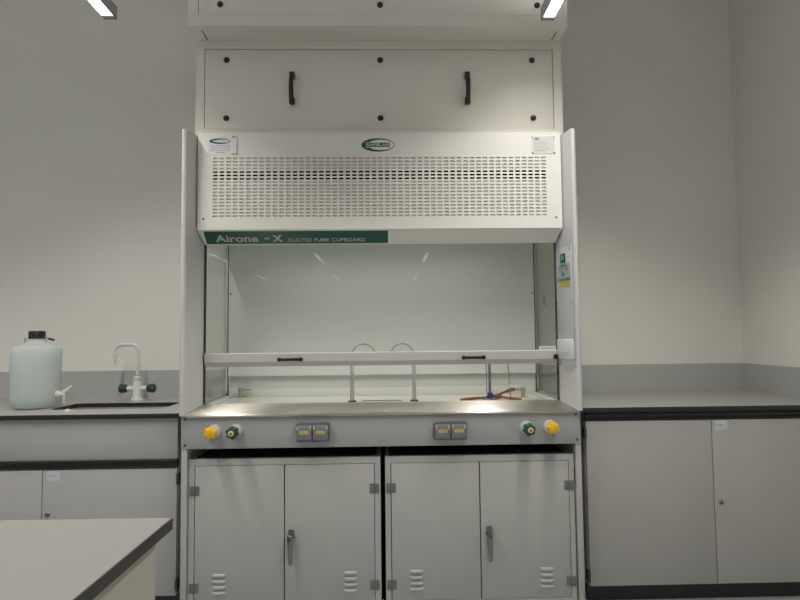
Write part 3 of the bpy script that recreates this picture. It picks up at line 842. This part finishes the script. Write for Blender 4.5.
# ------------------------------------------------------------------ luminaires
def luminaire(x, y0, y1, z=2.68, label='', group=None):
    l = thing('ceiling_light', label, 'light', (x, (y0+y1)/2, z), group)
    h = .0300
    bm = BM()
    box(bm, x-h, x-h+.004, y0, y1, z, z+.058); box(bm, x+h-.004, x+h, y0, y1, z, z+.058)
    box(bm, x-h, x+h, y0, y1, z+.054, z+.058); box(bm, x-h, x+h, y0, y0+.004, z, z+.058); box(bm, x-h, x+h, y1-.004, y1, z, z+.058)
    obj('housing', bm, 'lamp', l, smooth=False)
    obj('diffuser', B(x-h+.005, x+h-.005, y0+.03, y1-.03, z+.006, z+.010), 'glow', l, smooth=False)
    obj('top_diffuser', B(x-h+.005, x+h-.005, y0+.03, y1-.03, z+.058, z+.060), 'glow', l, smooth=False)  # added glowing strip to go with the upward light
    for ye, sg in ((y1, -1), (y0, 1)):
        bm = BM()
        for k in range(3): box(bm, x-h+.004, x+h-.004, ye+sg*(.012+k*.008)-.001, ye+sg*(.012+k*.008)+.001, z+.002, z+.012)
        box(bm, x-h+.004, x+h-.004, min(ye+sg*.004, ye+sg*.03), max(ye+sg*.004, ye+sg*.03), z+.010, z+.013)
        obj('louvre_end', bm, 'louvre', l, smooth=False)
    for y in (y0+.2, y1-.2):
        bm = BM(); tube(bm, [(x, y, z+.056), (x, y, ZC)], .0012, 6); obj('suspension_wire', bm, 'cable', l)
    return l
POWER, SPREAD, UPLIGHT, SPOT = 18.0, 118.0, 1.4, 6.6
def lamp(x, y0, y1, z=2.68, cells=0):
    # cells: the louvred optic of the two near fixtures, one cut-off downlight per cell
    for k in range(cells):
        d = bpy.data.lights.new('lamp_cell', 'SPOT'); d.energy = SPOT*(.16 if k >= cells-1 else .45 if k == cells-2 else 1); d.color = (1, .975, .93)
        d.spot_size = math.radians(122); d.spot_blend = .30; d.shadow_soft_size = .014
        o = bpy.data.objects.new('lamp_cell', d); COL.objects.link(o)
        o.location = (x, y0+.05+(y1-y0-.10)*k/(cells-1), z-.002)
    d = bpy.data.lights.new('lamp', 'AREA'); d.shape = 'RECTANGLE'; d.size = .05; d.size_y = y1-y0-.06
    d.energy = POWER*(.28 if cells else .55 if x < -3 and y1 > -1 else 1); d.color = (1, .975, .93); d.spread = math.radians(SPREAD)
    o = bpy.data.objects.new('lamp', d); COL.objects.link(o)
    o.location = (x, (y0+y1)/2, z+.005)
    # added upward light off the ceiling, to lift the ambient level
    d2 = bpy.data.lights.new('uplight', 'AREA'); d2.shape = 'RECTANGLE'; d2.size = .05; d2.size_y = y1-y0-.06
    d2.energy = UPLIGHT; d2.color = (1, .985, .955); d2.spread = math.radians(165)
    o2 = bpy.data.objects.new('uplight', d2); COL.objects.link(o2)
    o2.location = (x, (y0+y1)/2, z+.0632); o2.rotation_euler = (PI, 0, 0)
LXL, LXR = -1.2203, .7765
segs = [(-1.58, -.0586), (-5.25, -3.73), (-8.85, -7.33), (-12.45, -10.93)]
p0 = luminaire(LXL, *segs[0], label='slim suspended linear ceiling light at upper left, end just in view over bare wall')
p1 = luminaire(LXR, *segs[0], label='slim suspended linear ceiling light at upper right, crossing the bulkhead corner')
for x in (LXL, LXR): lamp(x, *segs[0], cells=9)
for x in (-3.04, LXL, LXR):
    for (a, b) in segs:
        if x > -3 and b > -1: continue
        if x < -3 and b > -1: lab = 'slim suspended linear ceiling light out of frame at the far left'
        else: lab = 'slim suspended linear ceiling light further back in the room, behind the viewer'
        copy_tree(p0, None, (x-LXL, (a+b)/2 - (segs[0][0]+segs[0][1])/2, 0), lab, 'ceiling lights behind the viewer' if b < -1 else None)
        if 'group' not in p0 and b > -1: pass
        lamp(x, a, b)

# ------------------------------------------------------------------ camera
CAM = dict(f=590.913, cx=.01742, d=2.69354, h=1.23751, pitch=.0588, yaw=.0246, roll=.0102)
c = bpy.data.cameras.new('camera'); co = bpy.data.objects.new('camera', c); COL.objects.link(co)
c.sensor_fit = 'HORIZONTAL'; c.sensor_width = 36; c.lens = CAM['f']*36/800; c.clip_start = .01
cp_, sp_ = math.cos(CAM['pitch']), math.sin(CAM['pitch']); cy_, sy_ = math.cos(CAM['yaw']), math.sin(CAM['yaw'])
F = Vector((cp_*sy_, cp_*cy_, sp_)); R0 = Vector((cy_, -sy_, 0)); U0 = R0.cross(F)
cr, sr = math.cos(CAM['roll']), math.sin(CAM['roll'])
Rr = cr*R0 - sr*U0; Ur = sr*R0 + cr*U0
co.matrix_world = Matrix(((Rr.x, Ur.x, -F.x, CAM['cx']), (Rr.y, Ur.y, -F.y, -CAM['d']), (Rr.z, Ur.z, -F.z, CAM['h']), (0, 0, 0, 1)))
S.camera = co

w = bpy.data.worlds.new('world'); S.world = w; w.use_nodes = True
w.node_tree.nodes['Background'].inputs['Color'].default_value = (.78, .88, 1, 1)
w.node_tree.nodes['Background'].inputs['Strength'].default_value = .75
S.view_settings.view_transform = 'Standard'; S.view_settings.look = 'None'
S.view_settings.exposure = 0.06; S.view_settings.gamma = 1.0; S.view_settings.use_curve_mapping = False
